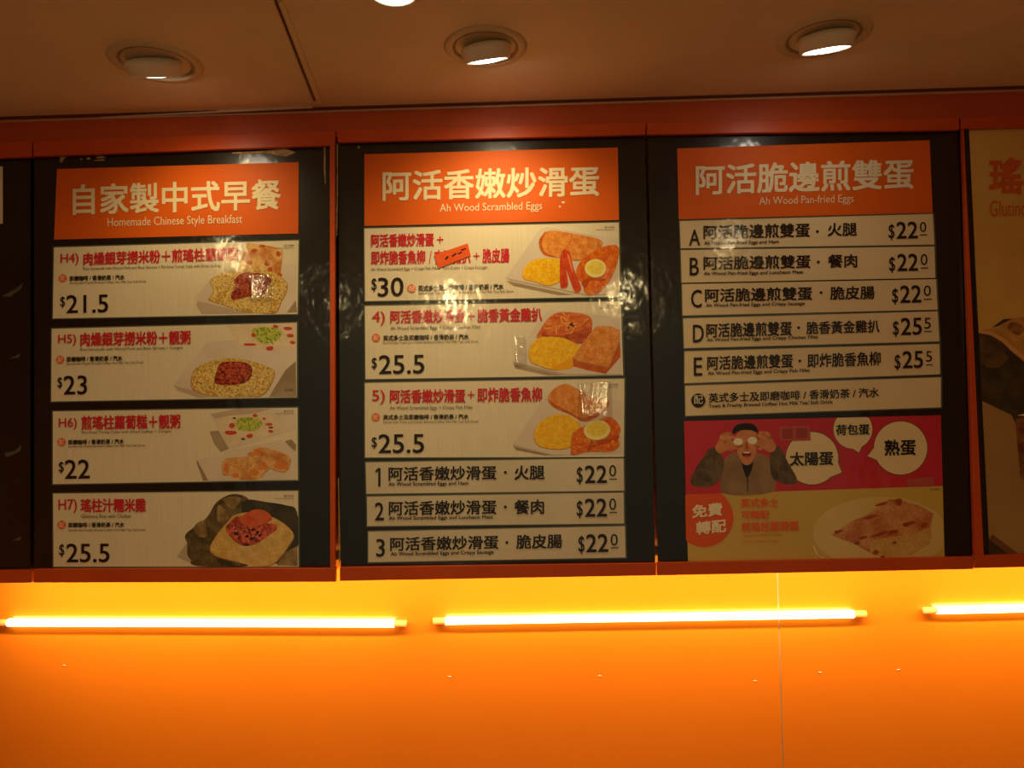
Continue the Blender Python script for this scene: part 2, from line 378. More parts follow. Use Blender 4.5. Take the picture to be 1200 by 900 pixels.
for x, y, wt, q in ((-1.3, .45, 3.5, 'over the left of the counter'), (-.5, -1.1, 30.0, 'high behind the viewer, brightest of them'), (.9, .4, 1.5, 'over the right of the counter'),
             (-1.2, -.9, 3.0, 'behind the viewer to the left'), (.6, -1.0, 8, 'behind the viewer to the right')):
    downlight(Vector((x, y, ZC-(.0065 if x < -.3 else .0005))), .09, 0.0, 'added unseen ceiling downlight, '+q, wt*SPOT_W['room'], aim=.5, size=2.6)  # unseen lamps added for frontal fill and glints on the sleeves

# ------------------------------------------------------------------ reflected bars built as tubes on the orange wall, and hidden strip behind the boards
M_BAR = mat('reflected_bar_glow', (255, 240, 200), emit=(1.0, .95, .62), estr=BAR_E)
M_BAR_END = mat('reflected_bar_end', (255, 190, 90), rough=.3, emit=(1.0, .45, .08), estr=.5)
M_CLIP = mat('tube_clip', (240, 160, 60), rough=.4)
def tube(x0, y0, x1, y1, label):  # bar reflected in the glossy panel, built as a glowing tube
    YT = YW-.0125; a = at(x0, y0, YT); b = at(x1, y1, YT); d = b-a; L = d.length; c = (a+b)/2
    e = empty('reflected_bar', c, label, 'reflected bar', 'reflected bars on the orange wall')
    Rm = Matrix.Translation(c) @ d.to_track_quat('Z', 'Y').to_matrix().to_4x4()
    lathe('reflected_glow', [(.0001, -L/2), (.0105, -L/2), (.0105, L/2), (.0001, L/2)], M_BAR, e, Rm, 20)
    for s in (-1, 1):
        lathe('bar_end', [(.0095, s*L/2), (.0088, s*(L/2+.002)), (.0088, s*(L/2+.034)), (.0001, s*(L/2+.035))], M_BAR_END, e, Rm, 20)
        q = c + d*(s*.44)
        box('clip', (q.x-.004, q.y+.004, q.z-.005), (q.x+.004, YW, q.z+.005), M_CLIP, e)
tube(10, 729.5, 462, 730.5, 'long glowing tube standing for a reflected bar in the orange wall, beneath the left board')
tube(522, 727.5, 1000, 719.5, 'long glowing tube standing for a reflected bar in the orange wall, beneath the middle and right boards')
tube(1097, 715, 1500, 706, 'glowing tube standing for a reflected bar at the right edge, running out of the picture')
zr = at(600, 678, YR).z
for x0, x1, q in ((-1.5, -.3, 'left'), (-.27, 1.0, 'middle'), (1.03, 2.2, 'right')):
    c = Vector(((x0+x1)/2, 1.90, zr+.03))
    e = empty('batten_light', c, 'slim light batten hidden behind the lower edge of the '+q+' boards', 'batten light', 'battens behind the menu boards')
    box('housing', (x0, 1.885, zr+.03), (x1, 1.915, zr+.05), M_HOUS, e)
    ld = bpy.data.lights.new('batten_lamp', 'AREA'); ld.shape = 'RECTANGLE'; ld.size = x1-x0; ld.size_y = .02; ld.energy = COVE_W*(x1-x0); ld.color = (1, .8, .5)
    lo = bpy.data.objects.new('batten_lamp', ld); COL.objects.link(lo); lo.parent = e; lo.location = (0, 0, -.004); lo.rotation_euler = (.12, 0, 0)

# ------------------------------------------------------------------ menu boards
# x edges at top and bottom, y of: joint, top-rail bottom, bottom-rail top, bottom-rail bottom (left and right)
def board(label, xt0, xt1, xb0, xb1, jt, rb, bt, bb, dy=0.0, stile=(None, None)):
    Yr = YR+dy
    p = [at(xt0, rb[0], Yr), at(xt1, rb[1], Yr), at(xb1, bt[1], Yr), at(xb0, bt[0], Yr)]
    zt = (at(xt0, jt[0], Yr).z + at(xt1, jt[1], Yr).z)/2; zb = (at(xb0, bb[0], Yr).z+at(xb1, bb[1], Yr).z)/2
    c = Vector(((p[0].x+p[1].x)/2, Yr+.02, zb)); e = empty('menu_board', c, label, 'menu board', 'row of black menu boards')
    slab('top_rail', [(xt0, jt[0]), (xt1, jt[1]), (xt1, rb[1]), (xt0, rb[0])], Yr, .0125, M_RAIL, e, .0012)
    slab('bottom_rail', [(xb0, bt[0]), (xb1, bt[1]), (xb1, bb[1]), (xb0, bb[0])], Yr, .0125, M_RAIL, e, .0012)
    slab('backing_panel', [(xt0+1, rb[0]-3), (xt1-1, rb[1]-3), (xb1-1, bt[1]+3), (xb0+1, bt[0]+3)], YF+.0014, .05, M_BLACK, e)
    for s in stile:
        if s: slab('side_stile', s, Yr+.001, .0115, M_RAIL, e, .0008)
    return e
B = {}
B[0] = board('black menu board cut off at the left edge', -330, 37, -340, 36.5, (180, 165.5), (197, 183.5), (671, 668), (687, 683))
B[1] = board('black menu board headed homemade Chinese breakfast, left of centre', 39, 392.5, 39, 393.5, (165.5, 153), (183, 170), (667, 666), (683, 682), 0,
             (((386.5, 170.5), (392, 170), (392.6, 666), (386.8, 666)),))
B[2] = board('middle black menu board headed scrambled eggs', 395.5, 756.5, 398, 769, (152, 143.5), (166.5, 157.5), (665, 660), (681, 674.5), -.001)
B[3] = board('dimly lit black menu board headed pan-fried eggs, right of centre', 758, 1124, 770, 1141, (143.5, 138), (157.5, 152), (659.5, 652.5), (674.5, 667), 0)
B[4] = board('menu board at right edge filled with one big food poster', 1126, 1500, 1142.5, 1516, (137.5, 127), (150.5, 142), (651, 642), (666, 657), .001,
             (((1128, 150.5), (1129.5, 150.5), (1153, 651), (1143, 651)),))
M_RES = mat('paper_residue', (196, 170, 120), (150, 120, 80), scale=60, rough=.8)
def residue(e, pts, label='torn pale paper residue'):
    tag(slab('paper_residue', pts, YF+.0006, .0006, M_RES, e), label)
def seg(ox, oy, s, pts): return [(ox+x/s, oy+y/s) for x, y in pts]
residue(B[1], seg(50, 170, 3.75, [(65, 40), (120, 40), (105, 52), (92, 62), (84, 78), (74, 74), (76, 56)]))
residue(B[1], seg(50, 170, 3.75, [(830, 32), (930, 28), (1010, 22), (1040, 12), (1075, 18), (1110, 32), (1095, 40), (1070, 50), (1035, 46), (1000, 36), (900, 40), (835, 38)]))
for q in ([(190, 58), (205, 52), (212, 60), (198, 66)], [(232, 52), (262, 48), (278, 54), (240, 60)], [(225, 66), (268, 62), (272, 68), (228, 70)], [(163, 60), (172, 56), (174, 64), (166, 66)]):
    residue(B[1], seg(50, 170, 3.75, q))
residue(B[1], seg(365, 130, 7.5, [(95, 305), (130, 305), (124, 345), (122, 500), (126, 640), (118, 640), (108, 500), (110, 345)]), 'thin pale scratch')
residue(B[2], seg(365, 130, 7.5, [(222, 285), (232, 285), (232, 700), (226, 1100), (218, 1100), (222, 700)]), 'thin pale scratch')
residue(B[2], oval(420.3, 172.3, 1.5, 1.5, 10), 'small pale screw head')
residue(B[2], seg(365, 560, 6.425, [(200, 0), (206, 0), (212, 300), (216, 660), (208, 660), (204, 300)]), 'thin pale scratch')
residue(B[3], seg(1080, 400, 3, [(168, 318), (174, 322), (176, 405), (170, 415), (173, 370)]), 'thin pale scratch')
residue(B[4], oval(1138.6, 164.3, 1.3, 2.3, 10), 'small bright pin head')
for pts in ([(2, 347), (8, 344), (21, 337), (27, 331), (25, 338), (12, 348)], [(10, 421), (24, 414), (22, 419)], [(5, 531), (18, 528), (25, 521), (24, 529), (8, 536)], [(14, 634), (25, 628), (24, 633)]):
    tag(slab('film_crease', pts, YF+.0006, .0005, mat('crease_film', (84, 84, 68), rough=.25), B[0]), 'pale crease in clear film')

# ------------------------------------------------------------------ cards of the left board
G1 = 'menu pieces on the left board'; G2 = 'menu pieces on the middle board'; G3 = 'menu pieces on the right board'
c = Card('header_sign', [(66.8, 198), (350, 190), (349.5, 273.5), (63.3, 280.7)], M_ORANGE, 'orange header sign reading Homemade Chinese Style Breakfast', 'sign', 'orange header signs')
c.text('自家製中式早餐', 85.2, 329.2, 216, 252, M_WHTM, w=.02)
c.text('Homemade Chinese Style Breakfast', 126, 283.9, 255.4, 268.5, M_WHTM, 'small_lettering')
c.done()
def drinks(c, cx, cy, r, s, x0, x1, y0, y1, en, x2, y2, y3):
    c.dot(cx, cy, r, M_OINK, 'round_badge'); c.text('配', cx-r*.6, cx+r*.6, cy-r*.6, cy+r*.6, M_WHT, 'badge_lettering')
    c.text(s, x0, x1, y0, y1, M_BLK, 'small_lettering', .03); c.text(en, x0, x2, y2, y3, M_GREY, 'small_lettering')
def credit(c, x1, y):
    c.text('圖片只供參考', x1-11, x1, y, y+2.6, M_GREY, 'small_lettering'); c.text('Photo for reference only', x1-21, x1, y+3.4, y+5.4, M_GREY, 'small_lettering')
SRV = 'Served with Freshly Brewed Coffee/ Hot Milk Tea/ Soft Drink'
SRT = 'Served with Toast and Freshly Brewed Coffee/ Hot Milk Tea/ Soft Drink'
DR = '即磨咖啡 / 香滑奶茶 / 汽水'; DT = '英式多士及即磨咖啡 / 香滑奶茶 / 汽水'

c = Card('menu_card', [(63.3, 290), (350, 281.5), (348.7, 367.9), (62, 373.2)], M_PAPER, 'white menu card H4 with noodles and turnip cake, price 21.5', 'menu card', G1, rim=True)
c.text('H4)', 70.8, 92.1, 297, 311.5, M_RED, 'title_lettering', .014); c.text('肉燥銀芽撈米粉＋煎瑤柱蘿蔔糕', 97.5, 279.3, 295.8, 311.5, M_RED, 'title_lettering', .03, -.036)
c.text('Rice Vermicelli with Minced Pork and Bean Sprouts + Pan-fried Turnip Cake with Dried Scallop', 97.5, 258, 313.2, 317.6, M_GREY, 'small_lettering')
drinks(c, 73.5, 326, 4.7, DR, 81.5, 146, 323.3, 329.4, SRV, 171.3, 330.3, 333.8)
c.text('$', 70.5, 76.1, 347.5, 361, M_BLK, 'price_lettering', .01); c.text('21.5', 77.8, 126.8, 345.8, 367.3, M_BLK, 'price_lettering', .012)
p = Pic(c, 225, 275, 9, [(20, 690), (180, 480), (480, 330), (1100, 300), (1100, 665), (1010, 822), (560, 832)], F_PLATE)
p.add('plate_rim', [(60, 700), (560, 818), (640, 830), (300, 836), (100, 838), (40, 740)], F_PLATE2, False)
p.add('plate_shadow', [(1000, 822), (1095, 690), (1108, 820)], F_SHADE, False)
p.add('turnip_cake', [(590, 85), (830, 120), (950, 155), (945, 290), (925, 440), (700, 430), (495, 380), (520, 260)], F_CAKE, False)
for q in ((655, 170, 35, 22), (610, 295, 30, 22), (795, 300, 28, 36), (820, 380, 30, 40), (740, 120, 40, 16), (910, 200, 26, 30), (925, 430, 22, 30)): p.add('fried_spot', oval(*q, 9, 0, .2, q[0]), F_CAKED)
p.add('noodles', [(200, 480), (330, 400), (480, 380), (620, 350), (860, 400), (990, 500), (990, 600), (940, 700), (880, 815), (700, 828), (520, 800), (300, 725), (180, 680), (230, 590)], F_NOOD)
p.many('noodle_strands', 600, 640, 370, 170, 150, F_STR, 5, (22, 48), .1); p.many('noodle_strands', 590, 620, 370, 180, 90, F_STRD, 6, (18, 40), .1)
p.add('minced_meat', [(450, 480), (520, 410), (640, 400), (760, 420), (840, 480), (790, 560), (760, 640), (620, 650), (430, 690), (420, 610), (470, 560)], F_MEAT)
p.many('meat_crumbs', 610, 530, 170, 110, 55, F_MEATL, 7, (8, 18), .7)
credit(c, 344, 286.5); bulge(c, 306, 338, 18, 16, .045); c.done()

c = Card('menu_card', [(60.7, 385.2), (347.9, 378), (347.9, 465.5), (60.1, 470.5)], M_PAPER, 'white menu card H5 with noodles and congee, price 23', 'menu card', G1, rim=True)
c.text('H5)', 68, 89.2, 392, 405.5, M_RED, 'title_lettering', .014); c.text('肉燥銀芽撈米粉＋靚粥', 94, 223.3, 389.8, 406, M_RED, 'title_lettering', .03)
c.text('Rice Vermicelli with Minced Pork and Bean Sprouts + Congee', 94, 214, 407.9, 412.3, M_GREY, 'small_lettering')
drinks(c, 70.5, 421.5, 4.8, DR, 78, 143.3, 418, 424.3, SRV, 167.9, 425, 428.7)
c.text('$', 67.3, 72.9, 442, 456, M_BLK, 'price_lettering', .01); c.text('23', 74.5, 102, 440.3, 462.8, M_BLK, 'price_lettering', .012)
p = Pic(c, 200, 372, 7.742, [(20, 620), (330, 225), (620, 200), (1120, 270), (1130, 360), (880, 722), (250, 722)], F_PLATE)
p.add('plate_shadow', [(1040, 480), (1135, 395), (1140, 720), (890, 722)], F_SHADE, False); p.add('plate_rim', [(30, 620), (440, 720), (250, 728), (60, 660)], F_PLATE2, False)
p.add('congee_bowl', [(510, 70), (1135, 52), (1138, 280), (900, 300), (620, 250)], F_CONG, False)
p.add('spring_onion', [(740, 110), (830, 90), (960, 100), (1010, 150), (960, 210), (850, 240), (770, 190)], F_GREEN)
p.many('onion_shreds', 870, 165, 130, 75, 50, pmat('onion_light_ink', (214, 222, 110)), 3, (18, 36), .16)
for i, q in enumerate(((950, 82, 24, 14), (1085, 165, 34, 16), (1105, 228, 22, 16), (900, 280, 34, 22), (750, 162, 22, 18), (720, 245, 55, 12), (1060, 100, 40, 16))): p.add('red_garnish', oval(*q, 8, 0, .15, i), F_CRIM)
p.add('noodles', [(190, 600), (215, 480), (330, 410), (520, 370), (740, 400), (920, 470), (925, 560), (830, 700), (640, 722), (440, 718), (240, 670)], F_NOOD)
p.many('noodle_strands', 560, 560, 350, 140, 150, F_STR, 15, (20, 44), .1); p.many('noodle_strands', 550, 560, 350, 150, 80, F_STRD, 16, (16, 36), .1)
p.add('minced_meat', [(415, 500), (440, 430), (510, 400), (680, 410), (740, 470), (710, 570), (600, 610), (430, 610), (395, 570)], F_MEAT)
p.many('meat_crumbs', 570, 500, 150, 95, 60, F_MEATL, 17, (7, 16), .7)
c.text('圖片只供參考', 334, 343, 455.5, 458.3, M_GREY, 'small_lettering'); c.done()

c = Card('menu_card', [(62, 482), (348.7, 477.5), (349.2, 562.5), (62, 567.3)], M_PAPER, 'white menu card H6 with congee and turnip cake, price 22', 'menu card', G1, rim=True)
c.text('H6)', 68.7, 90, 490, 504, M_RED, 'title_lettering', .014); c.text('煎瑤柱蘿蔔糕＋靚粥', 95.3, 211.3, 487.2, 504, M_RED, 'title_lettering', .03)
c.text('Pan-fried Turnip Cake with Dried Scallop + Congee', 95.9, 200.7, 505.2, 509.2, M_GREY, 'small_lettering')
drinks(c, 72.1, 518, 4.8, DR, 79.9, 145.2, 515.3, 521.3, SRV, 170, 521.9, 525.5)
c.text('$', 68.7, 74.7, 541, 555, M_BLK, 'price_lettering', .01); c.text('22', 75.9, 105.2, 538.8, 561.2, M_BLK, 'price_lettering', .012)
p = Pic(c, 220, 472, 8.889, [(230, 300), (320, 290), (430, 480), (340, 515), (270, 420)], F_SHADE)
p.add('plate_shadow', [(85, 600), (125, 620), (215, 812), (160, 812)], F_SHADE, False); p.add('plate_shadow', [(1010, 400), (1080, 380), (1130, 440), (1120, 520)], F_SHADE, False)
p.add('congee_bowl', [(235, 115), (520, 60), (880, 60), (1130, 110), (1130, 270), (860, 350), (440, 480)], F_PLATE, False)
p.add('bowl_rim', [(240, 118), (520, 62), (860, 64), (700, 110), (280, 165)], F_PLATE2, False)
p.add('congee', [(310, 190), (500, 130), (860, 130), (960, 230), (860, 340), (620, 390), (440, 430)], F_CONG)
p.add('spring_onion', [(510, 180), (620, 150), (760, 180), (770, 230), (700, 290), (560, 290), (510, 250)], F_GREEN)
p.many('onion_shreds', 630, 220, 135, 75, 50, pmat('onion_light_ink', (214, 222, 110)), 4, (18, 36), .16)
for i, q in enumerate(((700, 133, 26, 17), (845, 225, 40, 14), (865, 298, 24, 17), (645, 345, 34, 24), (460, 240, 34, 26), (450, 310, 60, 22), (795, 165, 16, 12))): p.add('red_garnish', oval(*q, 8, 0, .15, i), F_CRIM)
for q in ((577, 377, 22, 11), (865, 258, 26, 9), (485, 160, 18, 9)): p.add('dark_garnish', oval(*q, 8), F_DKG)
p.add('plate', [(100, 600), (430, 500), (980, 385), (1120, 510), (1130, 800), (215, 814)], F_PLATE, False)
p.add('turnip_cake', [(370, 600), (480, 570), (620, 560), (760, 560), (870, 640), (800, 730), (730, 800), (500, 795), (440, 750), (370, 745)], F_CAKE)
p.add('turnip_cake', [(640, 530), (740, 465), (900, 490), (1060, 560), (1065, 640), (1010, 720), (880, 690), (740, 600)], F_CAKE)
for i, q in enumerate(((400, 680, 30, 60), (660, 540, 40, 22), (720, 510, 24, 30), (780, 660, 60, 40), (500, 760, 40, 26), (970, 660, 60, 30), (690, 720, 44, 36), (1000, 545, 24, 12))): p.add('fried_spot', oval(*q, 9, 0, .25, i), pmat('fried_edge_ink', (222, 120, 50), (232, 144, 74), scale=50))
credit(c, 344, 480.5); c.done()

c = Card('menu_card', [(62.3, 578.3), (349.3, 575), (350, 664), (62.7, 664)], M_PAPER, 'white menu card H7 with rice in lotus leaf, price 25.5', 'menu card', G1, rim=True)
c.text('H7)', 68.3, 90, 585, 601.5, M_RED, 'title_lettering', .014); c.text('瑤柱汁糯米雞', 94.3, 171, 584.3, 600.7, M_RED, 'title_lettering', .03)
c.text('Glutinous Rice with Chicken', 95, 153.3, 602.7, 607.3, M_GREY, 'small_lettering')
drinks(c, 72.3, 615, 5, DR, 80, 145.7, 612.3, 618.3, SRV, 170.7, 620, 623.7)
c.text('$', 69.3, 75.3, 637.5, 653, M_BLK, 'price_lettering', .01); c.text('25.5', 77.7, 128.3, 637, 659.3, M_BLK, 'price_lettering', .012)
p = Pic(c, 200, 570, 7.742, [(55, 640), (140, 520), (400, 560), (400, 720), (250, 722)], F_PLATE2)
p.add('lotus_leaf', [(140, 430), (320, 290), (420, 140), (560, 70), (690, 100), (720, 200), (600, 330), (420, 480), (430, 640), (280, 712), (160, 640), (150, 520)], F_LEAF)
p.add('lotus_leaf', [(640, 180), (700, 120), (860, 140), (1040, 170), (1145, 230), (1150, 560), (940, 700), (700, 400)], F_LEAFD)
p.add('lotus_leaf', [(200, 660), (380, 600), (520, 650), (700, 722), (240, 722)], F_LEAF); p.add('lotus_leaf', [(960, 715), (1040, 600), (1150, 540), (1152, 722)], F_LEAFL, False)
p.add('leaf_highlight', [(430, 170), (470, 190), (530, 280), (490, 310), (430, 320), (420, 240)], F_LEAFL); p.add('leaf_highlight', [(210, 370), (290, 310), (330, 400), (320, 460), (250, 450)], F_LEAFL)
p.add('leaf_highlight', [(480, 120), (560, 90), (640, 110), (600, 180), (540, 200)], F_LEAFL)
p.add('rice', [(360, 560), (420, 440), (520, 320), (580, 260), (720, 235), (900, 270), (1030, 340), (1110, 430), (1080, 520), (930, 700), (760, 722), (600, 680), (420, 630)], F_RICE)
p.add('topping', [(500, 380), (560, 300), (620, 270), (760, 330), (940, 340), (960, 390), (880, 450), (780, 520), (660, 540), (560, 480)], F_HAMD)
p.add('chicken_slice', [(620, 300), (720, 225), (800, 208), (880, 235), (920, 300), (820, 350), (700, 360)], F_HAM)
p.many('topping_pieces', 700, 420, 180, 80, 22, pmat('topping_light_ink', (226, 110, 90)), 9, (18, 42), .5); p.many('topping_pieces', 690, 450, 170, 80, 16, pmat('topping_dark_ink', (70, 30, 20)), 10, (14, 30), .4)
credit(c, 344, 580); c.done()

# ------------------------------------------------------------------ middle board
c = Card('header_sign', [(427, 180.7), (724, 172.8), (725.4, 257.8), (427, 264.8)], M_ORANGE, 'orange header sign reading Ah Wood Scrambled Eggs', 'sign', 'orange header signs')
c.text('阿活香嫩炒滑蛋', 448.3, 702.4, 200.4, 236, M_WHTM, w=.02); c.text('Ah Wood Scrambled Eggs', 515.4, 635.3, 239, 251, M_WHTM, 'small_lettering')
c.shape('paper_fleck', oval(660, 237, 2, 1.3, 8), M_WHT); c.shape('paper_fleck', oval(656, 242, 1.2, 1.2, 8), M_WHT)
c.done()

def plate_shape(p, pts, rim): p.add('plate', pts, F_PLATE, False); p.add('plate_rim', rim, F_PLATE2, False)
c = Card('menu_card', [(427, 267.7), (725, 260.6), (726.5, 347.6), (427.9, 352.8)], M_PAPER, 'white menu card of eggs, fish and sausage with orange patch, price 30', 'menu card', G2, rim=True)
c.text('阿活香嫩炒滑蛋', 434.9, 508.6, 274.4, 290.2, M_RED, 'title_lettering', .03); c.text('＋', 512, 519.6, 277, 284.6, M_RED, 'title_lettering', .05)
c.text('即炸脆香魚柳', 434.9, 498.4, 294, 310.6, M_RED, 'title_lettering', .03); c.text('/', 502.5, 506, 294, 309.5, M_RED, 'title_lettering')
c.text('吉列豬扒', 509.2, 551.7, 292.8, 309.6, M_RED, 'title_lettering', .03); c.text('＋', 555, 561.8, 296, 304, M_RED, 'title_lettering', .05)
c.text('脆皮腸', 565.3, 597, 291.2, 308.4, M_RED, 'title_lettering', .03)
c.text('Ah Wood Scrambled Eggs + Crispy Fish Fillet / Pork Cutlet + Crispy Sausages', 434.9, 571.5, 313.9, 318.6, M_GREY, 'small_lettering')
c.text('$', 435.3, 441.4, 326, 342, M_BLK, 'price_lettering', .01); c.text('30', 442.8, 472.9, 325.4, 347.9, M_BLK, 'price_lettering', .012)
drinks(c, 482.3, 338, 5, DT, 490.2, 590, 334.4, 341.2, SRT, 602, 342, 346)
p = Pic(c, 585, 255, 8, [(60, 590), (700, 725), (560, 728), (130, 640)], F_SHADE)
plate_shape(p, [(60, 565), (380, 110), (450, 88), (1110, 200), (1112, 540), (1030, 715), (840, 730)], [(60, 565), (840, 722), (1030, 712), (1025, 728), (820, 735), (100, 592)])
p.add('toast', [(375, 230), (420, 150), (500, 122), (700, 150), (930, 200), (955, 260), (870, 350), (740, 400), (560, 375), (420, 340)], F_TOAST)
p.add('toast_crust', [(375, 230), (410, 155), (440, 135), (400, 230), (420, 310), (480, 350), (560, 378), (420, 345)], F_TOASTD)
p.add('toast', [(580, 300), (700, 210), (830, 180), (955, 215), (950, 270), (840, 350), (740, 400), (650, 350)], F_TOAST)
p.add('scrambled_egg', [(220, 520), (250, 450), (330, 395), (470, 378), (570, 400), (585, 500), (575, 590), (460, 635), (340, 600), (240, 575)], F_EGG)
p.many('egg_folds', 410, 510, 150, 100, 22, F_EGGD, 21, (14, 30), .2)
p.add('fried_fish', [(730, 470), (790, 380), (870, 330), (980, 270), (1110, 268), (1112, 400), (1050, 560), (960, 680), (870, 720), (800, 690), (780, 610), (730, 560)], F_FISH)
p.add('fish_edge', [(770, 610), (850, 560), (1000, 570), (960, 600), (860, 590), (810, 660)], F_FISHD)
p.add('sausage', [(570, 380), (600, 360), (640, 560), (640, 640), (600, 658), (572, 630)], F_SAUS)
p.add('sausage', [(590, 320), (625, 300), (665, 330), (700, 480), (765, 640), (750, 690), (710, 695), (670, 600), (620, 450)], F_SAUS)
p.add('sausage_shine', [(640, 350), (655, 360), (690, 500), (680, 500)], F_SAUSL)
p.add('lemon_slice', oval(903, 475, 100, 85, 22), F_LEMR); p.add('lemon_flesh', oval(903, 472, 78, 64, 20), F_LEM)
credit(c, 719.7, 265); c.done()
c2 = Card('orange_patch', [(508.6, 298.9), (548, 285.2), (551.7, 299.4), (514, 314.4)], pmat('orange_patch', (236, 92, 30)), 'small tilted orange sticker over red title of the price 30 card', 'sticker', None, Y=YF-.003, th=.0006)
for q in ([(521, 303.5), (524, 300), (526, 301), (523, 304.5)], [(529, 300), (534, 296), (535, 297.5), (531, 301)], [(536, 297), (541, 294.5), (541.5, 296), (537, 298.5)], [(540, 292.5), (546, 290.5), (546, 292), (541, 294)]):
    c2.shape('dark_mark', q, M_BLK)
c2.done()

c = Card('menu_card', [(427.6, 358.4), (727.4, 352.8), (730.2, 439.7), (428.4, 444.3)], M_PAPER, 'white menu card 4 with chicken fillet, eggs and thick toast, price 25.5', 'menu card', G2, rim=True)
c.text('4)', 436, 451, 364.8, 382, M_RED, 'title_lettering', .01); c.text('阿活香嫩炒滑蛋', 457.3, 545.4, 363.8, 379.4, M_RED, 'title_lettering', .03); c.text('＋', 548, 556, 366, 374.5, M_RED, 'title_lettering', .05)
c.text('脆香黃金雞扒', 559.3, 635.3, 361.7, 378, M_RED, 'title_lettering', .03)
c.text('Ah Wood Scrambled Eggs + Crispy Chicken Fillet', 457.6, 563, 382.6, 387.8, M_GREY, 'small_lettering')
drinks(c, 440.6, 395.8, 4.8, DT, 449, 549.4, 393, 399.4, SRT, 560.7, 400.3, 404)
c.text('$', 435.5, 441.7, 419, 433.5, M_BLK, 'price_lettering', .01); c.text('25.5', 444, 497.3, 416.2, 438.6, M_BLK, 'price_lettering', .012)
p = Pic(c, 590, 348, 8, [(90, 620), (600, 735), (420, 738), (110, 670)], F_SHADE)
plate_shape(p, [(85, 605), (390, 140), (450, 118), (1090, 190), (1110, 725), (580, 730)], [(85, 605), (580, 722), (1110, 722), (1110, 734), (560, 735), (100, 632)])
p.add('chicken_fillet', [(320, 380), (345, 310), (420, 200), (520, 145), (700, 150), (800, 180), (830, 240), (810, 330), (740, 430), (600, 420), (450, 385)], F_CHICK)
p.add('chicken_edge', [(340, 330), (440, 360), (600, 350), (760, 300), (830, 300), (780, 420), (680, 432), (560, 385), (400, 385)], F_CHICKD)
p.many('crumb_streaks', 580, 240, 200, 90, 26, pmat('crumb_light_ink', (246, 164, 84)), 31, (18, 50), .18)
p.add('scrambled_egg', [(240, 500), (290, 410), (380, 375), (560, 385), (680, 440), (725, 480), (660, 570), (560, 660), (470, 680), (300, 630), (250, 590)], F_EGG)
p.add('egg_fold', [(460, 660), (560, 610), (660, 570), (650, 660), (520, 685)], F_EGGD); p.many('egg_folds', 440, 520, 170, 100, 20, F_EGGD, 32, (14, 32), .16)
p.add('toast_side', [(650, 560), (690, 600), (970, 650), (1090, 400), (1098, 560), (960, 720), (800, 690), (655, 650)], F_TOASTD, False)
p.add('toast', [(865, 275), (1000, 270), (1090, 310), (1085, 420), (985, 655), (830, 625), (690, 595), (655, 560), (750, 420)], F_TOAST, False)
credit(c, 722.7, 356.5); bulge(c, 610, 412, 9, 18, .054); c.done()

c = Card('menu_card', [(427.6, 448.5), (731.6, 443.4), (731, 535.5), (427.9, 536)], M_PAPER, 'white menu card 5 with fried fish, lemon and eggs, price 25.5', 'menu card', G2, rim=True)
c.text('5)', 436, 451, 457, 474, M_RED, 'title_lettering', .01); c.text('阿活香嫩炒滑蛋', 456.8, 545.4, 456.6, 472.8, M_RED, 'title_lettering', .03); c.text('＋', 548, 556, 458.5, 467, M_RED, 'title_lettering', .05)
c.text('即炸脆香魚柳', 559.3, 635.3, 454.2, 471.4, M_RED, 'title_lettering', .03)
c.text('Ah Wood Scrambled Eggs + Crispy Fish Fillet', 456.8, 554, 476, 481.3, M_GREY, 'small_lettering')
drinks(c, 440.3, 488.8, 4.8, DT, 449, 549, 486, 492, SRT, 560.7, 493.4, 497)
c.text('$', 435.5, 441.7, 512, 526, M_BLK, 'price_lettering', .01); c.text('25.5', 443.5, 497, 508.8, 531.3, M_BLK, 'price_lettering', .012)
p = Pic(c, 590, 440, 8, [(90, 660), (560, 748), (380, 750), (120, 700)], F_SHADE)
plate_shape(p, [(85, 645), (380, 210), (480, 130), (1100, 240), (1110, 735), (460, 745)], [(85, 645), (450, 740), (640, 742), (460, 752), (100, 670)])
p.add('toast', [(420, 220), (480, 120), (590, 80), (700, 130), (830, 200), (975, 230), (960, 310), (840, 400), (740, 420), (620, 360), (480, 300)], F_TOAST)
p.add('toast_crust', [(420, 220), (470, 290), (620, 365), (740, 430), (840, 410), (970, 310), (975, 240), (890, 340), (740, 400), (620, 340), (480, 270)], F_TOASTD)
p.add('scrambled_egg', [(290, 550), (330, 450), (440, 380), (560, 365), (660, 400), (720, 480), (640, 570), (640, 660), (520, 690), (360, 670), (300, 620)], F_EGG)
p.many('egg_folds', 480, 530, 170, 130, 24, F_EGGD, 41, (14, 32), .16)
p.add('fried_fish', [(650, 550), (720, 490), (860, 430), (970, 388), (1040, 410), (1095, 500), (1070, 580), (1085, 650), (1000, 710), (800, 710), (650, 742), (635, 690)], F_FISH)
p.add('fish_edge', [(800, 620), (860, 600), (1000, 590), (1080, 560), (1070, 600), (960, 640), (830, 680), (790, 720)], F_FISHD); p.many('crumb_streaks', 860, 620, 200, 80, 30, pmat('crumb_bright_ink', (250, 160, 60)), 42, (8, 22), .4)
p.add('lemon_slice', oval(876, 512, 124, 92, 22, -.1), F_LEMR); p.add('lemon_flesh', oval(878, 505, 98, 68, 20, -.1), F_LEM)
credit(c, 724.5, 449.5); bulge(c, 697, 471, 25, 23, .119); c.done()

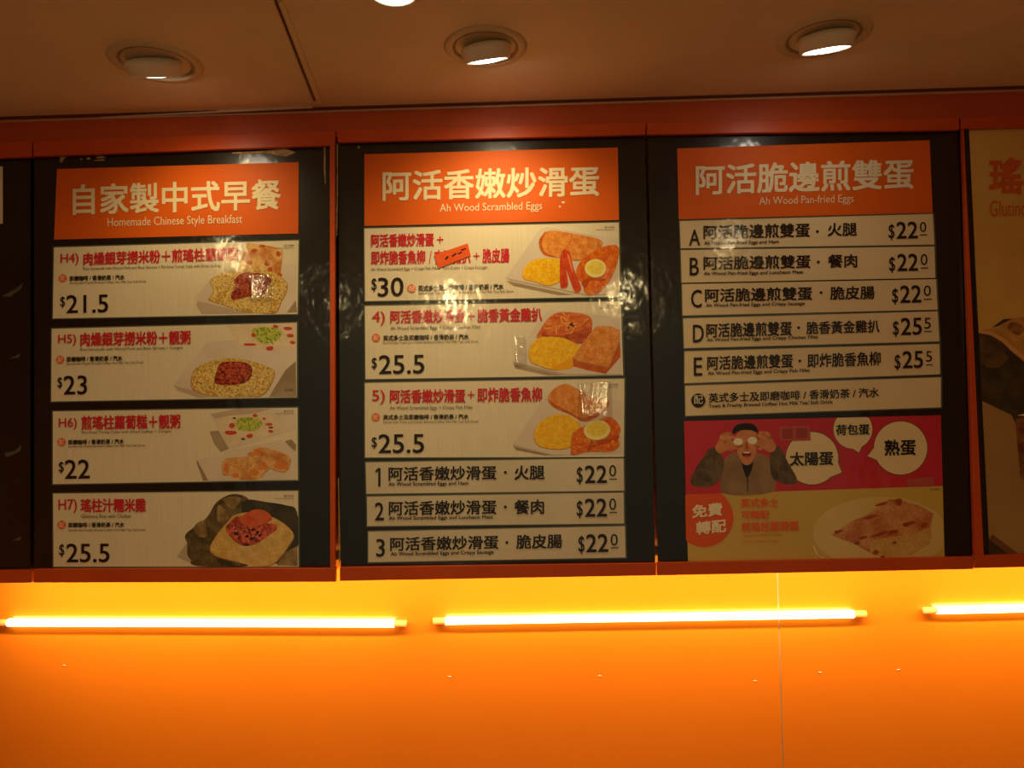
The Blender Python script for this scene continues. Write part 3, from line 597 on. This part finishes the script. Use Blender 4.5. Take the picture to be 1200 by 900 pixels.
def strip(px, m, label, grp, num, nx, ny, title, tx, ty, dot, dish, dx, dyy, en, ex, ey, price, cents, px_, py_, bx, by, cx, cyy, ul):
    c = Card('price_strip', px, m, label, 'price strip', grp, rim=True)
    c.text(num, *nx, *ny, w=.01)
    if num == '1': V, F = c.ink[('lettering', 'black_ink')]; F.append(tuple(range(len(V), len(V)+4))); V += [tuple(at(*q, c.Y-.0016)) for q in ((439.6, 551.6), (443.6, 548.2), (443.6, 551.4), (440.4, 554))]
    c.text(title, *tx, *ty, w=.02); c.dot(*dot, 1.7); c.text(dish, *dx, *dyy, w=.02)
    c.text(en, *ex, *ey, M_BLK, 'small_lettering', .02); c.text('$', *px_, *py_, M_BLK, 'price_lettering', .008); c.text(price, *bx, *by, M_BLK, 'price_lettering', .015)
    c.text(cents, *cx, *cyy, M_BLK, 'price_lettering'); c.bar(cx[0], cx[1]+1, ul, ul+1.1, M_BLK, 'price_lettering')
    c.done()
S2 = '阿活香嫩炒滑蛋'; E2 = 'Ah Wood Scrambled Eggs and '
strip([(428.5, 541.6), (730.7, 536.5), (731.3, 574.9), (429.4, 578.6)], M_SILVER, 'pale price strip 1, scrambled eggs and ham, price 22', G2, '1', (443.2, 445.8), (548.4, 570), S2, (455.3, 581.8), (547.3, 564),
      (592.2, 553.5), '火腿', (602.7, 638.2), (545.6, 562.4), E2+'Ham', (455.3, 548.8), (565.2, 570.8), '22', '0', (675.8, 682.9), (547, 568), (685.4, 711.3), (545.5, 566.3), (713.9, 722), (544.9, 558.5), 561)
strip([(430, 581.7), (730.7, 577), (731.3, 613.4), (430.4, 616.5)], M_SILVER, 'pale price strip 2, scrambled eggs and luncheon meat, price 22', G2, '2', (439.3, 450), (588.8, 610), S2, (455.6, 581.8), (587.4, 604.4),
      (592.2, 594), '餐肉', (602.7, 637.6), (585.7, 602.8), E2+'Luncheon Meat', (455.6, 578), (605.2, 610.6), '22', '0', (675.8, 682.9), (586.5, 607.5), (685.4, 711.3), (584.3, 605.7), (713.9, 722), (584, 597.7), 600.2)
strip([(431.6, 622.7), (732.2, 616.2), (733.2, 653.2), (431.6, 658.8)], M_SILVER, 'pale price strip 3, scrambled eggs and crispy sausage, price 22', G2, '3', (440.8, 451), (631.6, 652.6), S2, (457.2, 584.2), (629.7, 646),
      (594, 635.8), '脆皮腸', (604.9, 658.8), (626.6, 643.5), E2+'Crispy Sausage', (457.8, 578.7), (647.1, 652.6), '22', '0', (677.7, 685), (628, 649.5), (686.9, 712.8), (626, 647.3), (715.5, 723.9), (625.7, 639.6), 641.5)

# ------------------------------------------------------------------ right board
c = Card('header_sign', [(793.6, 174), (1089.4, 164.2), (1093, 249.2), (795.6, 257)], M_ORANGE, 'orange header sign reading Ah Wood Pan-fried Eggs', 'sign', 'orange header signs')
c.text('阿活脆邊煎雙蛋', 815.4, 1071, 193, 229, M_WHTM, w=.02); c.text('Ah Wood Pan-fried Eggs', 889.7, 1000.5, 230.8, 242.8, M_WHTM, 'small_lettering'); c.done()
S3 = '阿活脆邊煎雙蛋'; E3 = 'Ah Wood Pan-fried Eggs and '
strip([(796.4, 259), (1093, 250.6), (1095, 286.6), (797.6, 291)], M_TAN, 'tan price strip A, pan-fried eggs and ham, price 22', G3, 'A', (807.5, 820.5), (269, 288), S3, (824.5, 949.2), (263.8, 280.6), (958, 271.3),
      '火腿', (969.9, 1004.4), (261.4, 277), E3+'Ham', (824.8, 912.6), (282.8, 288.2), '22', '0', (1041.3, 1048.3), (262.5, 281.5), (1050.6, 1075.6), (260, 279.8), (1078, 1085.5), (260, 272), 274.7)
strip([(797.6, 293), (1095, 288.8), (1096, 325.7), (798.7, 331.4)], M_TAN, 'tan price strip B, pan-fried eggs and luncheon meat, price 22', G3, 'B', (808.3, 819), (302, 322.9), S3, (824.5, 950), (300.4, 316.5), (959, 307),
      '餐肉', (970.4, 1004.7), (298.2, 314), E3+'Luncheon Meat', (824.8, 941.5), (318.5, 323.8), '22', '0', (1042, 1049), (301, 320), (1051.5, 1076), (297.5, 317.7), (1079, 1086.9), (297.5, 310.7), 313.5)
strip([(799, 332.8), (1096.8, 327), (1098.8, 363), (799.8, 369.7)], M_TAN, 'tan price strip C, pan-fried eggs and crispy sausage, price 22', G3, 'C', (809.8, 822.5), (339.5, 360.8), S3, (826.2, 952), (338.3, 354.3), (962.2, 342.8),
      '脆皮腸', (972.7, 1025), (335.7, 351.5), E3+'Crispy Sausage', (826.8, 943), (355.8, 361), '22', '0', (1045.5, 1052.6), (338, 357), (1054.9, 1079.8), (334.5, 355), (1082.6, 1090.9), (334.5, 347), 350.2)
strip([(800.4, 373), (1098.8, 364.6), (1100.8, 400), (801.5, 408)], M_TAN, 'tan price strip D, pan-fried eggs and chicken fillet, price 25.5', G3, 'D', (812, 824.8), (380.6, 401.4), S3, (827.6, 928), (379, 396), (935.9, 384),
      '脆香黃金雞扒', (945, 1030.8), (376.8, 392), E3+'Crispy Chicken Fillet', (828.2, 959), (396.3, 401.3), '25', '5', (1046.4, 1053.4), (376, 395), (1055.7, 1080.4), (372.5, 393), (1083.2, 1090.9), (372.5, 385.3), 388)
strip([(802, 411.6), (1100.8, 403), (1101.6, 438.5), (802, 449)], M_TAN, 'tan price strip E, pan-fried eggs and fish fillet, price 25.5', G3, 'E', (813, 823), (419, 440.5), S3, (828.7, 929.3), (417.5, 434.2), (937.3, 423),
      '即炸脆香魚柳', (946.3, 1032.2), (414.4, 431), E3+'Crispy Fish Fillet', (829.6, 949.2), (435.5, 440.8), '25', '5', (1048.4, 1055.4), (415.5, 434.5), (1057.7, 1081.8), (411.5, 432), (1085.2, 1092.3), (411.5, 424), 427.2)
c = Card('price_strip', [(802.7, 451.8), (1102.5, 442), (1102.5, 477.3), (803.2, 487.3)], M_TAN, 'tan strip with black round badge listing toast and drinks, no price', 'price strip', G3, rim=True)
c.dot(818.3, 469.4, 8.4, M_BLK, 'round_badge'); c.ink[('badge_lettering', 'cream_ink')] = ([], [])
g0 = c.Y; c.Y = g0-.0003; c.text('配', 813.2, 823.6, 463.6, 473.4, M_WHT, 'badge_lettering'); c.Y = g0
c.text(DT, 830.4, 1030, 460.8, 472, w=.02); c.text('Toast & Freshly Brewed Coffee/ Hot Milk Tea/ Soft Drink', 830.4, 976, 473.6, 479, M_BLK, 'small_lettering', .02); c.done()

c = Card('promotion_poster', [(801.6, 493.5), (1102.5, 486.6), (1107, 652), (806.4, 660)], F_YEL, 'red and yellow poster with man holding eggs to his eyes, right board', 'poster', None)
c.shape('red_field', [(801.6, 493.5), (1102.5, 486.6), (1104.7, 569.5), (803.6, 579.5)], F_PRED)
def bubble(cx, cy, r, tail, top=None):
    pts = oval(cx, cy, r, r, 40)
    if top: pts = [(x, max(y, top-.023*(x-cx))) for x, y in pts]
    tx, ty = tail; a = math.atan2(ty-cy, tx-cx); out = []; done = False
    for k, q in enumerate(pts):
        b = 2*math.pi*k/40; dd = (b-a+math.pi) % (2*math.pi)-math.pi
        if abs(dd) < .2:
            if not done: out.append(tail); done = True
        else: out.append(q)
    c.shape('bubble_outline', [(cx+(x-cx)*1.035, cy+(y-cy)*1.035 if not (top and y < cy-r*.7) else y) for x, y in out], pmat('bubble_line_ink', (110, 70, 50)))
    c.shape('speech_bubble', out, pmat('bubble_ink', (234, 214, 166)))
ZPS = (795, 485, 5)
pr = slab('printed_man', seg(*ZPS, curve([(270, 270), (330, 225), (470, 230), (540, 270), (560, 360), (546, 460), (268, 468), (255, 350)], 4)), YF-.0004, .00002, F_VEST, c.o)
tag(pr, 'printed man in grey vest and dark leather sleeves holding eggs over his eyes')
LY = [YF-.00043]
def man(name, pts, m, sm=True):
    LY[0] -= .00003; return slab(name, seg(*ZPS, curve(pts, 4) if sm else pts), LY[0], .00002, m, pr)
man('vest_opening', [(398, 360), (408, 362), (412, 460), (402, 462)], F_JACK, False)
man('leather_sleeve', [(195, 195), (245, 230), (268, 290), (245, 380), (190, 425), (100, 425), (72, 395), (95, 330), (150, 250)], F_JACK)
man('leather_sleeve', [(545, 215), (590, 188), (640, 280), (695, 380), (680, 412), (610, 408), (550, 370), (535, 270)], F_JACK)
man('shirt_collar', [(375, 285), (435, 280), (425, 340), (402, 375), (385, 340)], F_HAIR)
man('neck', [(360, 230), (440, 230), (430, 285), (400, 300), (375, 285)], F_SKIN)
man('ear', oval(335, 185, 12, 22, 10), F_SKIN); man('ear', oval(466, 182, 11, 22, 10), F_SKIN)
man('face', [(335, 130), (370, 95), (430, 92), (465, 130), (462, 190), (448, 250), (420, 288), (385, 288), (355, 250), (338, 190)], F_SKIN)
man('hair', [(316, 105), (335, 70), (385, 55), (440, 62), (466, 95), (462, 110), (430, 97), (380, 95), (345, 105), (325, 118)], F_HAIR)
man('nose', [(393, 170), (405, 170), (412, 205), (390, 207)], pmat('skin_shade_ink', (176, 100, 58)))
man('mouth', oval(400, 236, 26, 19, 14), F_MOUTH); man('teeth', oval(400, 226, 20, 5, 10), F_EWH)
man('tongue', oval(400, 250, 16, 6, 10), F_CRIM)
for s_, hx in ((1, 0), (-1, 790)):
    f = (lambda P: [(x, y) for x, y in P]) if s_ == 1 else (lambda P: [(790-x-2, y-6) for x, y in P])
    man('hand', f([(215, 200), (240, 150), (262, 122), (300, 128), (318, 160), (340, 185), (330, 198), (290, 212), (245, 232)]), F_SKIN)
    for fx in ([(255, 140), (270, 112), (300, 108), (318, 118), (312, 130), (282, 128), (268, 150)], [(262, 160), (285, 130), (322, 128), (336, 140), (326, 148), (298, 146), (275, 172)], [(300, 205), (330, 190), (372, 182), (378, 192), (345, 204), (305, 220)], [(240, 150), (250, 118), (275, 108), (282, 118), (262, 130), (254, 156)]):
        man('finger', f(fx), pmat('finger_ink', (172, 96, 54), (226, 152, 104), scale=60))
man('egg', oval(350, 163, 28, 21, 16), F_EWH); man('egg', oval(434, 156, 27, 22, 16), F_EWH)
bubble(951.6, 537, 30.8, (986.5, 553.5)); bubble(999.5, 503, 22.8, (1006.5, 530.5), 489.2); bubble(1055.4, 525, 31.2, (1016.5, 534.5))
c.L += 3
c.text('太陽蛋', 925.5, 976.5, 530, 546.4, w=.025); c.text('荷包蛋', 979.5, 1019, 497.6, 510.4, w=.025); c.text('熟蛋', 1036.5, 1073.4, 515.4, 534.4, w=.025)
c.shape('faded_patch', [(913, 500), (949, 498.5), (950, 516), (914, 517)], F_PATCH, lift=.0006)
for q in ([(916, 503), (929, 502), (929, 514), (917, 514)], [(933, 502), (946, 501), (946, 513), (933, 514)]): c.shape('faded_letter', q, F_PATCH2, lift=.0006)
c.shape('faded_patch', [(1062, 562), (1080, 560), (1094, 558), (1095, 569), (1063, 570)], F_PATCH)
cl = [(max(x, 802.9+.02*(y-580)), max(y, 579.4-.031*(x-803))) for x, y in oval(825, 606.5, 34.5, 34.5, 44)]
c.shape('orange_disc', cl, pmat('disc_ink', (226, 88, 26)))
YB = c.Y; c.Y = YB-.0001
c.text('免費', 811, 846.6, 592, 607.5, M_WHT, 'cream_slogan', .03, -.10); c.text('轉配', 815.6, 851, 611.5, 627, M_WHT, 'cream_slogan', .03, -.10); c.Y = YB
c.text('英式多士', 868, 912, 584.4, 595, M_OINK, 'orange_slogan', .03); c.text('可轉配', 868.4, 901.4, 598.6, 608.6, M_OINK, 'orange_slogan', .03); c.text('煎瑤柱蘿蔔糕', 869, 936, 612, 623.4, M_OINK, 'orange_slogan', .03)
c.text('Toast can be switched to Pan-fried', 871, 916, 625.6, 629, M_OINK, 'small_lettering'); c.text('Turnip Cake with Dried Scallop', 871, 911, 633.4, 636.8, M_OINK, 'small_lettering')
p = Pic(c, 940, 565, 7.06, [(min(x, 1168), min(y, 634)) for x, y in oval(650, 420, 560, 300, 40)], pmat('platter_ink', (216, 186, 112), (224, 196, 126), scale=6))
p.add('platter_rim', [(100, 520), (130, 600), (190, 634), (170, 634), (110, 590), (90, 530)], pmat('platter_rim_ink', (236, 222, 170)), False)
p.add('turnip_cake', [(250, 430), (420, 315), (500, 290), (600, 230), (720, 140), (830, 150), (980, 200), (1080, 260), (1050, 380), (1050, 500), (900, 590), (720, 620), (600, 605), (430, 500), (330, 465)], pmat('big_cake_ink', (190, 110, 66), (216, 156, 96), scale=26, fine=0.8), False)
p.add('cake_side', [(560, 570), (600, 480), (900, 430), (1060, 380), (1050, 500), (900, 590), (720, 620), (600, 605)], pmat('cake_side_ink', (206, 160, 84), (214, 172, 100), scale=20, fine=0.6))
for i, q in enumerate(((500, 460, 34, 14), (455, 505, 26, 12), (750, 415, 34, 22), (1010, 355, 34, 20), (800, 170, 34, 30), (640, 430, 70, 14), (560, 290, 60, 14), (610, 580, 30, 20), (880, 345, 60, 18), (300, 410, 40, 14), (660, 180, 50, 12), (765, 500, 18, 12), (665, 618, 20, 8))): p.add('fried_spot', oval(*q, 9, -.3, .25, i), pmat('brown_spot_ink', (150, 62, 30), (172, 80, 40), scale=60))
c.text('圖片只供參考', 1090, 1101, 572.5, 575, M_GREY, 'small_lettering'); c.done()

# ------------------------------------------------------------------ big poster on the far right board and white sheet on the far left board
c = Card('food_poster', [(1135.5, 150.5), (1420, 143.5), (1440, 644), (1159, 651)], F_LEAFD, 'big golden food poster cut off at the right edge', 'poster', None)
c.slope = -.026
c.shape('golden_field', [(1135.5, 150.5), (1420, 143.5), (1428, 400), (1200, 372), (1176, 374), (1162, 384), (1147, 390)], pmat('golden_ink', (206, 160, 76), (220, 180, 96), scale=3))
c.shape('leaf_edge', seg(1120, 340, 4.5, [(125, 215), (220, 190), (300, 150), (420, 130), (900, 300), (900, 420), (360, 378), (290, 318), (240, 270), (180, 236), (125, 228)]), pmat('leaf_gold_ink', (176, 124, 56), (200, 150, 76), scale=12, distort=1.5))
c.shape('leaf_rim', seg(1120, 340, 4.5, [(125, 224), (190, 238), (250, 276), (300, 326), (365, 372), (460, 420), (460, 405), (370, 352), (310, 306), (260, 258), (200, 222), (125, 212)]), pmat('leaf_rim_ink', (216, 160, 90)))
c.shape('leaf_knot', seg(1120, 340, 4.5, oval(320, 205, 46, 34, 12, .3, .2, 4)), pmat('knot_ink', (120, 76, 36), (160, 110, 56), scale=60))
c.shape('leaf_shade', seg(1120, 340, 4.5, [(125, 236), (180, 250), (240, 300), (280, 360), (230, 410), (170, 410), (130, 380)]), pmat('leaf_shade_ink', (104, 78, 44), (64, 50, 32), scale=20))
c.shape('table_field', [(1151, 470), (1185, 486), (1192, 500), (1420, 560), (1440, 644), (1183, 650.5), (1159, 632)], pmat('table_ink', (160, 126, 74), (176, 140, 84), scale=3))
c.shape('plate_edge', [(1159, 632), (1163, 626), (1195, 650), (1183, 650.8)], pmat('plate_edge_ink', (120, 80, 52)))
c.shape('white_rim', [(1192, 487), (1202, 484.5), (1230, 480), (1230, 482), (1202, 487)], M_WHT); c.shape('meat_piece', [(1190, 492), (1200, 488), (1250, 486), (1250, 560), (1196, 562), (1192, 520)], pmat('meat_piece_ink', (96, 56, 34), (140, 90, 56), scale=40))
c.text('瑤柱汁糯米雞', 1159, 1400, 185, 229, pmat('deep_orange_ink', (206, 92, 40)), 'title_lettering', .03, -.024); c.text('Glutinous Rice with Chicken', 1160, 1330, 235, 254, MATS['deep_orange_ink'], 'small_lettering', 0, -.024)
c.done()
c = Card('menu_sheet', [(-300, 208), (3, 195), (3, 262), (-300, 270)], M_PAPER, 'edge of a pale sheet on the board at the far left', 'menu card', None); c.done()
